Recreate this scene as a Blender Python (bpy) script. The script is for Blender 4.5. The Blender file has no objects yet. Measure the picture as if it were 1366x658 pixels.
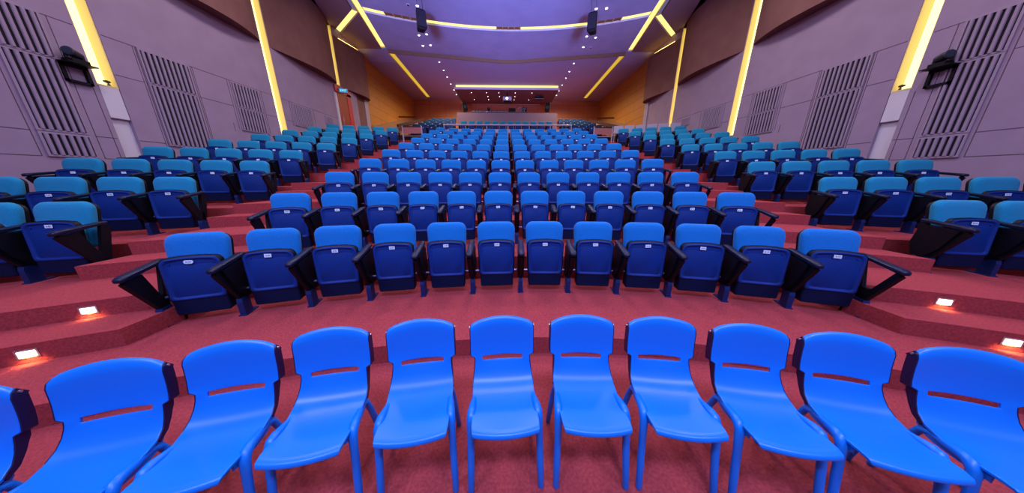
import bpy, math, random
from math import sin, cos, tan, radians, degrees, pi, sqrt, hypot, atan2
from mathutils import Vector, Matrix

random.seed(7)
SC = bpy.context.scene
COL = SC.collection

# ---------------------------------------------------------------- hall metrics
YC = -6.947            # centre of the seating arcs (hall axis x = 0)
RB = 10.218            # radius of the first row's backrest tops
RF = 9.93              # radius of the first row's feet
DR = 1.226             # row spacing
ZR = 0.339             # rise per row
Z0 = 0.18              # floor of the first row above the pit floor
PITCH_SEAT = 0.647
WX = 8.9               # side walls
SOFF = 6.31            # underside of the curved upper wall panels
CZ = 9.0               # main ceiling
CZ3 = 8.8              # rear ceiling
BACK = 26.6            # back wall
LEV = ZR / 2
def level(i): return Z0 + LEV * i
ORD = ['first', 'second', 'third', 'fourth', 'fifth', 'sixth', 'seventh', 'eighth', 'ninth', 'tenth', 'eleventh', 'twelfth']

# ---------------------------------------------------------------- materials
def mat(name, col, rough=0.6, metal=0.0, spec=0.5, emit=None, strength=0.0, coat=0.0, sheen=0.0):
    m = bpy.data.materials.new(name); m.use_nodes = True
    b = m.node_tree.nodes['Principled BSDF']
    b.inputs['Base Color'].default_value = (*col, 1)
    b.inputs['Roughness'].default_value = rough
    b.inputs['Metallic'].default_value = metal
    b.inputs['Specular IOR Level'].default_value = spec
    b.inputs['Coat Weight'].default_value = coat
    b.inputs['Sheen Weight'].default_value = sheen
    if emit:
        b.inputs['Emission Color'].default_value = (*emit, 1)
        b.inputs['Emission Strength'].default_value = strength
    return m

def nodes(m): return m.node_tree.nodes, m.node_tree.links, m.node_tree.nodes['Principled BSDF']

def noise_mix(m, c1, c2, scale, detail=4, bump=0.0, bscale=None, lo=0.35, hi=0.65):
    n, l, b = nodes(m)
    tc = n.new('ShaderNodeTexCoord')
    t = n.new('ShaderNodeTexNoise'); t.inputs['Scale'].default_value = scale; t.inputs['Detail'].default_value = detail
    l.new(tc.outputs['Object'], t.inputs['Vector'])
    r = n.new('ShaderNodeValToRGB'); r.color_ramp.elements[0].position = lo; r.color_ramp.elements[1].position = hi
    r.color_ramp.elements[0].color = (*c1, 1); r.color_ramp.elements[1].color = (*c2, 1)
    l.new(t.outputs['Fac'], r.inputs['Fac']); l.new(r.outputs['Color'], b.inputs['Base Color'])
    if bump:
        t2 = n.new('ShaderNodeTexNoise'); t2.inputs['Scale'].default_value = bscale or scale * 4
        l.new(tc.outputs['Object'], t2.inputs['Vector'])
        bp = n.new('ShaderNodeBump'); bp.inputs['Strength'].default_value = bump; bp.inputs['Distance'].default_value = 0.01
        l.new(t2.outputs['Fac'], bp.inputs['Height']); l.new(bp.outputs['Normal'], b.inputs['Normal'])
    return m

def brick_mat(name, c1, c2, line, axes, bw, bh, mortar=0.008, rough=0.5):
    m = mat(name, c1, rough)
    n, l, b = nodes(m)
    tc = n.new('ShaderNodeTexCoord'); sp = n.new('ShaderNodeSeparateXYZ'); cb = n.new('ShaderNodeCombineXYZ')
    l.new(tc.outputs['Object'], sp.inputs[0])
    l.new(sp.outputs[axes[0]], cb.inputs[0]); l.new(sp.outputs[axes[1]], cb.inputs[1])
    t = n.new('ShaderNodeTexBrick'); t.offset = 0.37; t.offset_frequency = 2
    t.inputs['Scale'].default_value = 1.0; t.inputs['Brick Width'].default_value = bw; t.inputs['Row Height'].default_value = bh
    t.inputs['Mortar Size'].default_value = mortar; t.inputs['Mortar Smooth'].default_value = 0.0
    t.inputs['Color1'].default_value = (*c1, 1); t.inputs['Color2'].default_value = (*c2, 1); t.inputs['Mortar'].default_value = (*line, 1)
    l.new(cb.outputs[0], t.inputs['Vector'])
    w = n.new('ShaderNodeTexNoise'); w.inputs['Scale'].default_value = 3.0; w.inputs['Detail'].default_value = 6
    mp = n.new('ShaderNodeMapping'); mp.inputs['Scale'].default_value = (1.0, 8.0, 1.0)
    l.new(cb.outputs[0], mp.inputs['Vector']); l.new(mp.outputs[0], w.inputs['Vector'])
    mx = n.new('ShaderNodeMix'); mx.data_type = 'RGBA'; mx.blend_type = 'MULTIPLY'; mx.inputs[0].default_value = 0.25
    l.new(t.outputs['Color'], mx.inputs[6]); l.new(w.outputs['Color'], mx.inputs[7]); l.new(mx.outputs[2], b.inputs['Base Color'])
    return m

CARPET = noise_mix(mat('carpet_red', (0.4, 0.05, 0.05), 0.95, spec=0.1), (0.31, 0.044, 0.050), (0.43, 0.067, 0.072), 60, 6, 0.5, 260)
FABRIC = noise_mix(mat('fabric_blue', (0.01, 0.14, 0.7), 0.85, spec=0.25, sheen=0.1), (0.0005, 0.15, 0.47), (0.001, 0.19, 0.58), 120, 4, 0.35, 420)
TEAL = noise_mix(mat('fabric_teal', (0.02, 0.25, 0.45), 0.85, spec=0.25, sheen=0.1), (0.004, 0.21, 0.37), (0.007, 0.265, 0.46), 120, 4, 0.35, 420)
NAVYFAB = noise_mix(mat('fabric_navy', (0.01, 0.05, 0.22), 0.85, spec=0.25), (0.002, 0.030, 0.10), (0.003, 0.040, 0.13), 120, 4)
SHELL = mat('seat_shell_plastic', (0.004, 0.033, 0.21), 0.55, spec=0.22)
SHELLDARK = mat('seat_base_plastic', (0.002, 0.008, 0.040), 0.6, spec=0.15)
FRAME = mat('seat_frame_black', (0.003, 0.004, 0.008), 0.5, spec=0.2)
PED = mat('pedestal_navy_metal', (0.004, 0.022, 0.11), 0.45, metal=0.1, spec=0.35)
ARM = mat('armrest_plastic', (0.004, 0.008, 0.032), 0.4, spec=0.3)
BAR = mat('hinge_bar_steel', (0.25, 0.32, 0.55), 0.35, metal=0.7)
TAG = mat('number_tag_white', (0.66, 0.86, 1.0), 0.5)
INK = mat('tag_ink', (0.02, 0.03, 0.08), 0.6)
CHAIR = mat('chair_plastic_blue', (0.0, 0.20, 0.78), 0.34, spec=0.45)
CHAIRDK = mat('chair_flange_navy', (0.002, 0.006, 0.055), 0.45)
STEEL = mat('bolt_steel', (0.7, 0.72, 0.8), 0.3, metal=0.9)
def perforate(m, c1, c2, k):
    n, l, b = nodes(m)
    tc = n.new('ShaderNodeTexCoord'); sp = n.new('ShaderNodeSeparateXYZ'); l.new(tc.outputs['Object'], sp.inputs[0])
    def op(o, a, bb=None):
        q = n.new('ShaderNodeMath'); q.operation = o
        for i, v in enumerate((a, bb)):
            if v is None: continue
            if isinstance(v, (int, float)): q.inputs[i].default_value = v
            else: l.new(v, q.inputs[i])
        return q.outputs[0]
    sx = op('SINE', op('MULTIPLY', op('ADD', sp.outputs[0], sp.outputs[2]), k))
    sz = op('SINE', op('MULTIPLY', op('SUBTRACT', sp.outputs[0], sp.outputs[2]), k))
    v = op('MULTIPLY', sx, sz)
    r = n.new('ShaderNodeValToRGB'); r.color_ramp.elements[0].position = 0.1; r.color_ramp.elements[1].position = 0.45
    r.color_ramp.elements[0].color = (*c1, 1); r.color_ramp.elements[1].color = (*c2, 1)
    l.new(op('ABSOLUTE', v), r.inputs['Fac']); l.new(r.outputs['Color'], b.inputs['Base Color'])
    return m
PERF = perforate(mat('seat_shell_perforated', (0.02, 0.05, 0.35), 0.6, spec=0.2), (0.006, 0.058, 0.36), (0.001, 0.012, 0.08), 175)
WALL = noise_mix(mat('wall_paint', (0.34, 0.27, 0.29), 0.8, spec=0.2), (0.305, 0.235, 0.33), (0.335, 0.26, 0.36), 2.5, 6, 0.08, 60)
JOINT = mat('panel_joint_dark', (0.10, 0.072, 0.10), 0.9)
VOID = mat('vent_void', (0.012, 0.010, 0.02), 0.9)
SLAT = mat('vent_slat', (0.31, 0.24, 0.335), 0.6)
WHITEP = mat('white_panel', (0.62, 0.6, 0.66), 0.6)
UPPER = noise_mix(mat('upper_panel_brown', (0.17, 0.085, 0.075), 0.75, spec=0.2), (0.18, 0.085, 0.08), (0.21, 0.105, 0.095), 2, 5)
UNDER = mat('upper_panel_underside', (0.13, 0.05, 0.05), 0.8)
CEIL = noise_mix(mat('ceiling_paint', (0.42, 0.38, 0.42), 0.85, spec=0.15), (0.32, 0.335, 0.46), (0.36, 0.375, 0.50), 1.2, 4)
CEILSIDE = mat('ceiling_side_brown', (0.20, 0.12, 0.11), 0.8)
CEIL3 = mat('ceiling_rear_paint', (0.31, 0.30, 0.42), 0.8)
FASCIA = mat('ceiling_fascia_brown', (0.20, 0.10, 0.04), 0.8)
BOOTHC = mat('booth_ceiling_dark', (0.11, 0.06, 0.07), 0.7)
WOODS = brick_mat('wood_side_panels', (0.50, 0.20, 0.030), (0.46, 0.18, 0.027), (0.22, 0.085, 0.015), (1, 2), 2.9, 0.62, 0.014)
WOODB = brick_mat('wood_back_panels', (0.54, 0.19, 0.065), (0.50, 0.175, 0.065), (0.28, 0.09, 0.04), (0, 2), 1.5, 1.05, 0.014)
BOOTHW = mat('booth_wall_mauve', (0.29, 0.205, 0.26), 0.7)
PINK = mat('parapet_pink', (0.42, 0.17, 0.18), 0.6)
PALEW = mat('rail_pale', (0.42, 0.41, 0.54), 0.45)
PALEM = mat('strip_mauve', (0.34, 0.28, 0.40), 0.6)
DADO = mat('stair_dado', (0.26, 0.13, 0.06), 0.7)
RAILW = mat('handrail_wood', (0.035, 0.013, 0.007), 0.5)
DOORR = mat('door_red_brown', (0.30, 0.045, 0.015), 0.5)
REDF = mat('door_frame_red', (0.5, 0.03, 0.035), 0.5)
BLACK = mat('black_plastic', (0.004, 0.004, 0.006), 0.55, spec=0.2)
DKGREY = mat('dark_grey_metal', (0.03, 0.035, 0.05), 0.4, metal=0.3)
GLASS = mat('lens_glass', (0.02, 0.03, 0.05), 0.08, spec=0.8)
PROJ = mat('projector_white', (0.6, 0.6, 0.66), 0.4)
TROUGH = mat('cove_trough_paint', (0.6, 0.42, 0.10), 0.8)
COVEH = mat('cove_lamp_bright', (.2, 0.14, 0.02), 0.5, emit=(1.0, 0.66, 0.16), strength=9)
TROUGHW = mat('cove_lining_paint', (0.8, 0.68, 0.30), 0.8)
COVE = mat('cove_lamp', (.2, 0.14, 0.02), 0.5, emit=(1.0, 0.78, 0.24), strength=1.4)
COVEW = mat('cove_lamp_wall', (.3, 0.2, 0.04), 0.5, emit=(1.0, 0.83, 0.34), strength=2.1)
COVEG = mat('cove_lamp_gold', (.1, 0.07, 0.01), 0.5, emit=(1.0, 0.64, 0.06), strength=0.68)
LAMPW = mat('downlight_lamp', (1, 1, 1), 0.5, emit=(1.0, 0.93, 0.82), strength=5)
LAMPB = mat('projector_lamp', (1, 1, 1), 0.5, emit=(0.9, 0.95, 1.0), strength=14)
STEPL = mat('step_lamp', (1, 0.9, 0.6), 0.5, emit=(1.0, 0.84, 0.52), strength=6)
EXITG = mat('exit_sign_face', (0.02, 0.2, 0.35), 0.4, emit=(0.01, 0.16, 0.30), strength=0.8)
EXITT = mat('exit_sign_letters', (0.3, 0.9, 1.0), 0.4, emit=(0.25, 0.85, 1.0), strength=1.2)
CHROME = mat('trim_chrome', (0.7, 0.7, 0.75), 0.25, metal=1.0)

# ---------------------------------------------------------------- mesh helpers
class MB:
    def __init__(s): s.v = []; s.f = []; s.m = []
    def add(s, vs, fs, mi=0):
        o = len(s.v); s.v += [tuple(p) for p in vs]
        for f in fs: s.f.append(tuple(i + o for i in f)); s.m.append(mi)
        return s
    def box(s, x0, x1, y0, y1, z0, z1, mi=0):
        vs = [(x, y, z) for z in (z0, z1) for y in (y0, y1) for x in (x0, x1)]
        return s.add(vs, [(0, 2, 3, 1), (4, 5, 7, 6), (0, 1, 5, 4), (2, 6, 7, 3), (0, 4, 6, 2), (1, 3, 7, 5)], mi)
    def bar(s, a, b, w, h, mi=0, up=(0, 0, 1)):
        a = Vector(a); b = Vector(b); d = (b - a).normalized(); u = Vector(up)
        if abs(d.dot(u)) > 0.98: u = Vector((0, 1, 0))
        r = d.cross(u).normalized(); u = r.cross(d)
        vs = [p + r * i * w / 2 + u * j * h / 2 for p in (a, b) for i, j in ((-1, -1), (1, -1), (1, 1), (-1, 1))]
        return s.add(vs, [(3, 2, 1, 0), (4, 5, 6, 7), (0, 1, 5, 4), (1, 2, 6, 5), (2, 3, 7, 6), (3, 0, 4, 7)], mi)
    def tube(s, pts, r, n=10, mi=0, cap=True):
        pts = [Vector(p) for p in pts]; rs = r if isinstance(r, (list, tuple)) else [r] * len(pts)
        rings = []; u = None
        for i, p in enumerate(pts):
            d = (pts[min(i + 1, len(pts) - 1)] - pts[max(i - 1, 0)]).normalized()
            if u is None: u = d.orthogonal().normalized()
            else: u = (u - d * u.dot(d)).normalized()
            w = d.cross(u)
            rings.append([p + (u * cos(2 * pi * k / n) + w * sin(2 * pi * k / n)) * rs[i] for k in range(n)])
        vs = [q for g in rings for q in g]; fs = []
        for i in range(len(pts) - 1):
            for k in range(n): fs.append((i * n + k, i * n + (k + 1) % n, (i + 1) * n + (k + 1) % n, (i + 1) * n + k))
        if cap:
            fs.append(tuple(reversed(range(n)))); fs.append(tuple(range((len(pts) - 1) * n, len(pts) * n)))
        return s.add(vs, fs, mi)
    def loft(s, loops, mi=0, caps=(True, True), mis=None):
        n = len(loops[0]); o = len(s.v); s.v += [tuple(p) for L in loops for p in L]
        for i in range(len(loops) - 1):
            for k in range(n):
                s.f.append((o + i * n + k, o + i * n + (k + 1) % n, o + (i + 1) * n + (k + 1) % n, o + (i + 1) * n + k)); s.m.append(mis[i] if mis else mi)
        if caps[0]: s.f.append(tuple(o + k for k in reversed(range(n)))); s.m.append(mis[0] if mis else mi)
        if caps[1]: s.f.append(tuple(o + (len(loops) - 1) * n + k for k in range(n))); s.m.append(mis[-1] if mis else mi)
        return s
    def prism(s, poly, axis, a, b, mi=0):
        def P(p, t):
            return {0: (t, p[0], p[1]), 1: (p[0], t, p[1]), 2: (p[0], p[1], t)}[axis]
        return s.loft([[P(p, a) for p in poly], [P(p, b) for p in poly]], mi)
    def mesh(s, name, mats, smooth=False, angle=40):
        me = bpy.data.meshes.new(name); me.from_pydata(s.v, [], s.f); me.validate()
        mats = mats if isinstance(mats, (list, tuple)) else [mats]
        for m in mats: me.materials.append(m)
        if len(mats) > 1 and len(me.polygons) == len(s.m): me.polygons.foreach_set('material_index', s.m)
        import bmesh
        bm = bmesh.new(); bm.from_mesh(me); bmesh.ops.recalc_face_normals(bm, faces=bm.faces); bm.to_mesh(me); bm.free()
        if smooth:
            me.polygons.foreach_set('use_smooth', [True] * len(me.polygons))
            me.set_sharp_from_angle(angle=radians(angle))
        me.update()
        return me

def link(name, me, parent=None, loc=None, rz=0.0):
    o = bpy.data.objects.new(name, me); COL.objects.link(o)
    if parent is not None: o.parent = parent
    if loc is not None: o.location = loc
    if rz: o.rotation_euler = (0, 0, rz)
    return o
def bev(o, w, seg=2):
    m = o.modifiers.new('bevel', 'BEVEL'); m.width = w; m.segments = seg; m.limit_method = 'ANGLE'; m.angle_limit = radians(40); m.harden_normals = False
    return o
def empty(name, label, cat, loc=(0, 0, 0), rz=0.0, group=None):
    o = bpy.data.objects.new(name, None); COL.objects.link(o); o.location = loc; o.rotation_euler = (0, 0, rz); o.empty_display_size = 0.1
    o['label'] = label; o['category'] = cat
    if group: o['group'] = group
    return o
def tag(o, label, cat, group=None):
    o['label'] = label; o['category'] = cat
    if group: o['group'] = group
    return o
def struct(name, mb, mats, smooth=False, loc=None):
    o = link(name, mb.mesh(name, mats, smooth), loc=loc); o['kind'] = 'structure'; return o
def rrect(w0, w1, z0, z1, r0, r1, n=5, arch=0.0):
    """outline in x,z: bottom width w0, top width w1, corner radii r0 (bottom), r1 (top), arched top"""
    pts = []
    for cx, cz, r, a0 in ((w0 / 2 - r0, z0 + r0, r0, -90), (w1 / 2 - r1, z1 - r1, r1, 0), (-(w1 / 2 - r1), z1 - r1, r1, 90), (-(w0 / 2 - r0), z0 + r0, r0, 180)):
        for k in range(n + 1):
            a = radians(a0 + 90 * k / n); pts.append([cx + r * cos(a), cz + r * sin(a)])
    i = 2 * (n + 1)
    mid = [[(w1 / 2 - r1) * (1 - 2 * t / 4), z1] for t in range(1, 4)]
    pts = pts[:i] + mid + pts[i:]
    if arch:
        for p in pts:
            t = (p[1] - z0) / (z1 - z0); p[1] += arch * max(0, t - 0.6) / 0.4 * (1 - (2 * p[0] / w1) ** 2)
    return pts
def inset(pts, d):
    cx = sum(p[0] for p in pts) / len(pts); zs = [p[1] for p in pts]; cz = (min(zs) + max(zs)) / 2
    hw = max(abs(p[0]) for p in pts); hh = (max(zs) - min(zs)) / 2
    return [[cx + (p[0] - cx) * (hw - d) / hw, cz + (p[1] - cz) * (hh - d) / hh] for p in pts]
TEXTM = {}
def text_mesh(s, size, m):
    key = (s, size, m.name)
    if key in TEXTM: return TEXTM[key]
    c = bpy.data.curves.new('lettering', 'FONT'); c.body = s; c.size = size; c.align_x = 'CENTER'; c.align_y = 'CENTER'; c.extrude = 0.0006; c.resolution_u = 2
    o = bpy.data.objects.new('lettering_source', c)
    me = bpy.data.meshes.new_from_object(o); me.materials.clear(); me.materials.append(m)
    bpy.data.objects.remove(o); bpy.data.curves.remove(c)
    TEXTM[key] = me; return me

# ---------------------------------------------------------------- floors, tiers and steps
def arc_y(R, x): return YC + sqrt(max(R * R - x * x, 0.01))
def strip(mb, x0, x1, fa, fb, zt, zb, n=16):
    """solid between curves y=fa(x) and y=fb(x), x in [x0,x1]"""
    la = []; lb = []
    for i in range(n + 1):
        x = x0 + (x1 - x0) * i / n; la.append((x, fa(x))); lb.append((x, fb(x)))
    poly = la + lb[::-1]; N = len(poly)
    vs = [(p[0], p[1], zb) for p in poly] + [(p[0], p[1], zt) for p in poly]
    fs = []
    for i in range(n):
        j = N - 1 - i
        fs.append((N + i, N + i + 1, N + j - 1, N + j)); fs.append((i + 1, i, j, j - 1))
    for i in range(N): fs.append((i, (i + 1) % N, N + (i + 1) % N, N + i))
    mb.add(vs, fs)

RP = 8.98                     # pit riser
R1, R2 = 9.66, 10.06          # first pair of aisle risers
XA = 3.64                     # inner edge of the aisles
XB = 5.02                     # outer edge of the aisles
SLOPE = tan(radians(16.5))
SDROP = 0.10                  # the side blocks sit a little lower than the central rows
def riser_c(k): return 10.45 + DR * (k - 1)
def side_line(k):
    R = 10.47 + DR * k; y0 = arc_y(R, XB)
    return lambda x: y0 - SLOPE * (abs(x) - XB)
mb = MB(); mb.box(-12, 12, -6, 3.2, -0.12, 0.0); struct('floor', mb, CARPET)
mb = MB(); strip(mb, -WX, WX, lambda x: arc_y(RP, x), lambda x: arc_y(riser_c(1) + .02, x), Z0, 0.0, 40); struct('floor_tier', mb, CARPET)
for k in range(1, 10):
    mb = MB()
    fb = (lambda x, k=k: arc_y(riser_c(k + 1) + .02, x)) if k < 9 else (lambda x: 16.45)
    strip(mb, -XA, XA, lambda x, k=k: arc_y(riser_c(k), x), fb, level(2 * k), level(2 * k - 2) - .3, 24)
    struct('floor_tier', mb, CARPET)
for s in (-1, 1):
    # first two wide steps run from the aisle to the wall
    mb = MB(); strip(mb, s * XA, s * WX, lambda x: arc_y(R1, x), lambda x: arc_y(R2 + .02, x), level(1), Z0 - .1, 20); struct('aisle_step', mb, CARPET)
    mb = MB(); strip(mb, s * XA, s * XB, lambda x: arc_y(R2, x), lambda x: arc_y(R2 + 1.4, x), level(2), 0.0, 8); struct('aisle_step', mb, CARPET)
    mb = MB(); strip(mb, s * XB, s * WX, lambda x: arc_y(R2, x), lambda x: arc_y(R2 + 1.4, x), level(2) - .05, 0.0, 20); struct('aisle_step', mb, CARPET)
    for k in range(1, 9):
        for j, (ra, rb) in enumerate(((R1 + DR * k, R2 + DR * k + .02), (R2 + DR * k, R1 + DR * (k + 1) + .02))):
            mb = MB(); strip(mb, s * XA, s * XB, lambda x: arc_y(ra, x), (lambda x: arc_y(rb, x)) if not (k == 8 and j == 1) else (lambda x: 16.45), level(2 * k + 1 + j), level(2 * k - 2), 8)
            struct('aisle_step', mb, CARPET)
    for k in range(1, 9):
        mb = MB(); strip(mb, s * XB, s * WX, side_line(k), (lambda x, k=k: side_line(k + 1)(x) + .02) if k < 8 else (lambda x: 17.75), level(2 * k + 2) - SDROP, level(2 * k) - .4, 4)
        struct('floor_tier', mb, CARPET)

# ---------------------------------------------------------------- auditorium seats
def seat_meshes():
    M = {}
    def sh(p, y): return (p[0], y + (p[1] - .36) * .19, p[1])
    out = rrect(.46, .50, .36, .905, .05, .095, 5, .0)
    for nm, fab in (('blue', FABRIC), ('teal', TEAL), ('navy', NAVYFAB)):
        m = MB(); L = []
        for d, y in ((.03, .225), (.008, .215), (0, .195), (0, .165), (.012, .143), (.035, .131), (.09, .124)):
            L.append([sh(p, y) for p in inset(out, d)])
        m.loft(L); M['back_' + nm] = m.mesh('backrest', fab, True, 70)
        m = MB(); cu = rrect(.40, .42, .27, .67, .05, .05, 4)
        m.loft([[(p[0], y + (p[1] - .25) * .1, p[1]) for p in inset(cu, d)] for d, y in ((.0, .075), (0, .125), (.02, .145), (.06, .155))]); M['cush_' + nm] = m.mesh('seat_cushion', fab, True, 60)
    m = MB(); o2 = rrect(.44, .485, .37, .885, .05, .09, 4)
    m.loft([[sh(p, y) for p in inset(o2, d)] for d, y in ((.02, .262), (0, .25), (0, .22))]); M['backshell'] = m.mesh('back_shell', FRAME, True, 50)
    # folded-up seat pan: shell with raised rim and perforated field
    pan = rrect(.435, .455, .25, .675, .035, .05, 5, .022)
    def pt(p, y): return (p[0], y + (p[1] - .25) * .10, p[1])
    m = MB()
    m.loft([[pt(p, y) for p in inset(pan, d)] for d, y in ((-.010, .085), (-.010, .045), (.001, .036), (.012, .031), (.024, .035), (.031, .044), (.045, .046))], mis=[2, 2, 0, 0, 0, 0, 0], caps=(True, False))  # black outer lip paints in the shadow gap between pan and backrest
    i0 = len(m.v) - len(pan); m.f.append(tuple(range(i0, len(m.v)))); m.m.append(0)
    fld = rrect(.36, .375, .285, .615, .03, .03, 4)
    m.loft([[pt(p, y) for p in inset(fld, d)] for d, y in ((0, .047), (.004, .0445))], mi=1, caps=(False, True))
    for sx in (-1, 1):
        m.tube([pt((sx * .165, .625), .046), pt((sx * .165, .625), .040)], .014, 10)
    M['pan'] = m.mesh('seat_pan', [SHELL, PERF, FRAME], True, 35)
    m = MB(); bx = rrect(.425, .43, .085, .262, .02, .012, 3)
    m.loft([[(p[0], y, p[1]) for p in inset(bx, d)] for d, y in ((.01, .165), (0, .155), (0, .052), (.01, .042))]); M['base'] = m.mesh('seat_base', SHELLDARK, True, 35)
    m = MB(); m.tube([(-.300, .105, .283), (.262, .105, .283)], .013, 8); M['bar'] = m.mesh('hinge_bar', BAR, True, 50)
    m = MB(); m.box(-.032, .032, -.003, .0, -.019, .019); M['tag'] = m.mesh('number_tag', TAG)
    m = MB(); pill = rrect(.072, .072, -.018, .018, .017, .017, 4); m.loft([[(p[0], 0, p[1]) for p in pill], [(p[0], -.003, p[1]) for p in pill]]); M['tagpill'] = m.mesh('number_tag', TAG)
    # standard at local x = 0
    m = MB()
    for z0, z1, w, y0, y1 in ((0, .012, .07, -.012, .20),):
        m.box(-w / 2, w / 2, y0, y1, z0, z1)
    m.loft([[(sx * .026, yy, z) for sx, yy in ((-1, y0), (1, y0), (1, .12), (-1, .12))] for z, y0 in ((.012, 0.0), (.16, .0), (.2, .012))]); M['ped'] = m.mesh('pedestal', PED)
    m = MB()
    m.bar((0, .055, .19), (0, -.18, .565), .036, .06); m.bar((0, .10, .19), (0, .225, .615), .034, .09); m.box(-.017, .017, .02, .12, .17, .33)
    M['frame'] = m.mesh('frame', FRAME)
    m = MB(); L = []
    for y, z, w, h in ((-.225, .590, .04, .02), (-.215, .592, .064, .04), (-.19, .598, .076, .05), (-.08, .612, .076, .045), (.15, .64, .07, .04), (.24, .65, .06, .036)):
        L.append([(w / 2 * cx, y, z + h / 2 * cz) for cx, cz in ((-.7, -1), (.7, -1), (1, -.6), (1, .6), (.7, 1), (-.7, 1), (-1, .6), (-1, -.6))])
    m.loft(L); M['arm'] = m.mesh('armrest', ARM, True, 50)
    m = MB(); m.prism([(-.13, .57), (.02, .59), (.21, .60), (.245, .36), (.19, .20), (.07, .20), (-.03, .33)], 0, -.040, .040); M['panel'] = m.mesh('side_panel', FRAME)
    m = MB(); m.prism([(-.15, .565), (-.02, .585), (.07, .33), (.03, .22), (-.05, .30)], 0, -.014, .014); M['endpanel'] = m.mesh('side_panel', FRAME)
    # one-piece versions for the far seats
    for nm in ('navy', 'teal'):
        me = MB(); mats = [{'navy': NAVYFAB, 'teal': TEAL}[nm], SHELL, FRAME, TAG]
        for key, mi, dx in (('back_' + nm, 0, 0), ('pan', 1, 0), ('base', 2, 0), ('ped', 2, -.318), ('frame', 2, -.318), ('arm', 2, -.318), ('panel', 2, -.318)):
            src = M[key]; me.add([(v.co.x + dx, v.co.y, v.co.z) for v in src.vertices], [tuple(p.vertices) for p in src.polygons], mi)
        me.box(-.032, .032, .061, .066, .625, .663, 3)
        M['far_' + nm] = me.mesh('folding_seat', mats, True, 40)
    return M
SM = seat_meshes()
SEATN = [0]
def place_seat(loc, rz, label, group, fab, letters=None, pill=False, ends=(), detail=True, panel=True, panel_r=False, lx=-.318):
    t = empty('folding_seat', label, 'seat', loc, rz, group)
    link('backrest', SM['back_' + fab], t)
    pan = link('seat_pan', SM['pan'], t)
    if SEATN[0] % 7 == 3 and not letters: dx = .012
    else: dx = ((SEATN[0] * 37) % 11 - 5) * .002
    SEATN[0] += 1
    tg = link('number_tag', SM['tagpill' if pill else 'tag'], pan, (dx, .0745, .644)); tg.rotation_euler = (-radians(5.7), radians(((SEATN[0] * 53) % 9 - 4) * .8), 0)
    if letters:
        lt = link('lettering', text_mesh(letters, .021, INK), pan, (dx, .0705, .644)); lt.rotation_euler = (radians(90 - 5.7), 0, 0)
    link('seat_base', SM['base'], t)
    link('pedestal', SM['ped'], t, (lx, 0, 0)); link('armrest', SM['arm'], t, (lx, 0, 0)); link('frame', SM['frame'], t, (lx, 0, 0))
    if panel: link('side_panel', SM['panel' if panel == 1 else 'endpanel'], t, (lx, 0, 0))
    if detail:
        link('seat_cushion', SM['cush_' + fab], t); link('hinge_bar', SM['bar'], t); link('back_shell', SM['backshell'], t)
    for e in ends:
        link('pedestal', SM['ped'], t, (e, 0, 0)); link('armrest', SM['arm'], t, (e, 0, 0)); link('frame', SM['frame'], t, (e, 0, 0))
        if panel_r: link('side_panel', SM['endpanel'], t, (e, 0, 0))
    return t
LETT = 'ABCDEFGHJK'
for k in range(10):
    R = RB + DR * k
    for i in range(12):
        a = (i - 5.5) * PITCH_SEAT / R; rf = R - .288
        lab = 'blue folding seat, central block, %s row from the front, %s from the left' % (ORD[k], ORD[i])
        place_seat((rf * sin(a), YC + rf * cos(a), level(2 * k)), -a, lab, 'folding seats of the central block', 'blue',
                   '%s-%02d' % (LETT[k], i + 4) if k < 3 else None, (k == 0 and i == 0), (.296,) if i == 11 else (), k < 6, 2 if i == 0 else 1, lx=-.300 if i == 0 else -.318)
SIDE_N = {1: 3, 2: 5}
for s in (-1, 1):
    for k in range(1, 10):
        R = RB + DR * k; x0 = (5.46 if s < 0 else 5.58) if k == 1 else (5.68, 5.62, 5.80, 5.75, 5.77, 5.80, 5.78, 5.80)[k - 2]; ang = radians(12 if k == 1 else 16.5)
        y0 = arc_y(R, x0)
        n = SIDE_N.get(k, 5)
        for i in range(n):
            x = x0 + i * .632 * cos(ang); y = y0 - i * .632 * sin(ang)
            nx, ny = sin(ang), cos(ang)
            px, py = s * (x - .288 * nx), y - .288 * ny
            lab = 'teal folding seat, %s block, %s row from the front, %s from the aisle' % ('left' if s < 0 else 'right', ORD[k - 1], ORD[i])
            last = (s < 0 and i == 0) or (s > 0 and i == n - 1)
            place_seat((px, py, level(2 * k) - (SDROP if k > 1 else .05)), -s * ang, lab, 'folding seats of the %s block' % ('left' if s < 0 else 'right'), 'teal',
                       '%s-%02d' % (LETT[k], (3 - i) if s < 0 else (16 + i)) if (k < 3 and (s > 0 or i < 3)) else None, False, (.318,) if last else (), k < 6, 1, s < 0)

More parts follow.
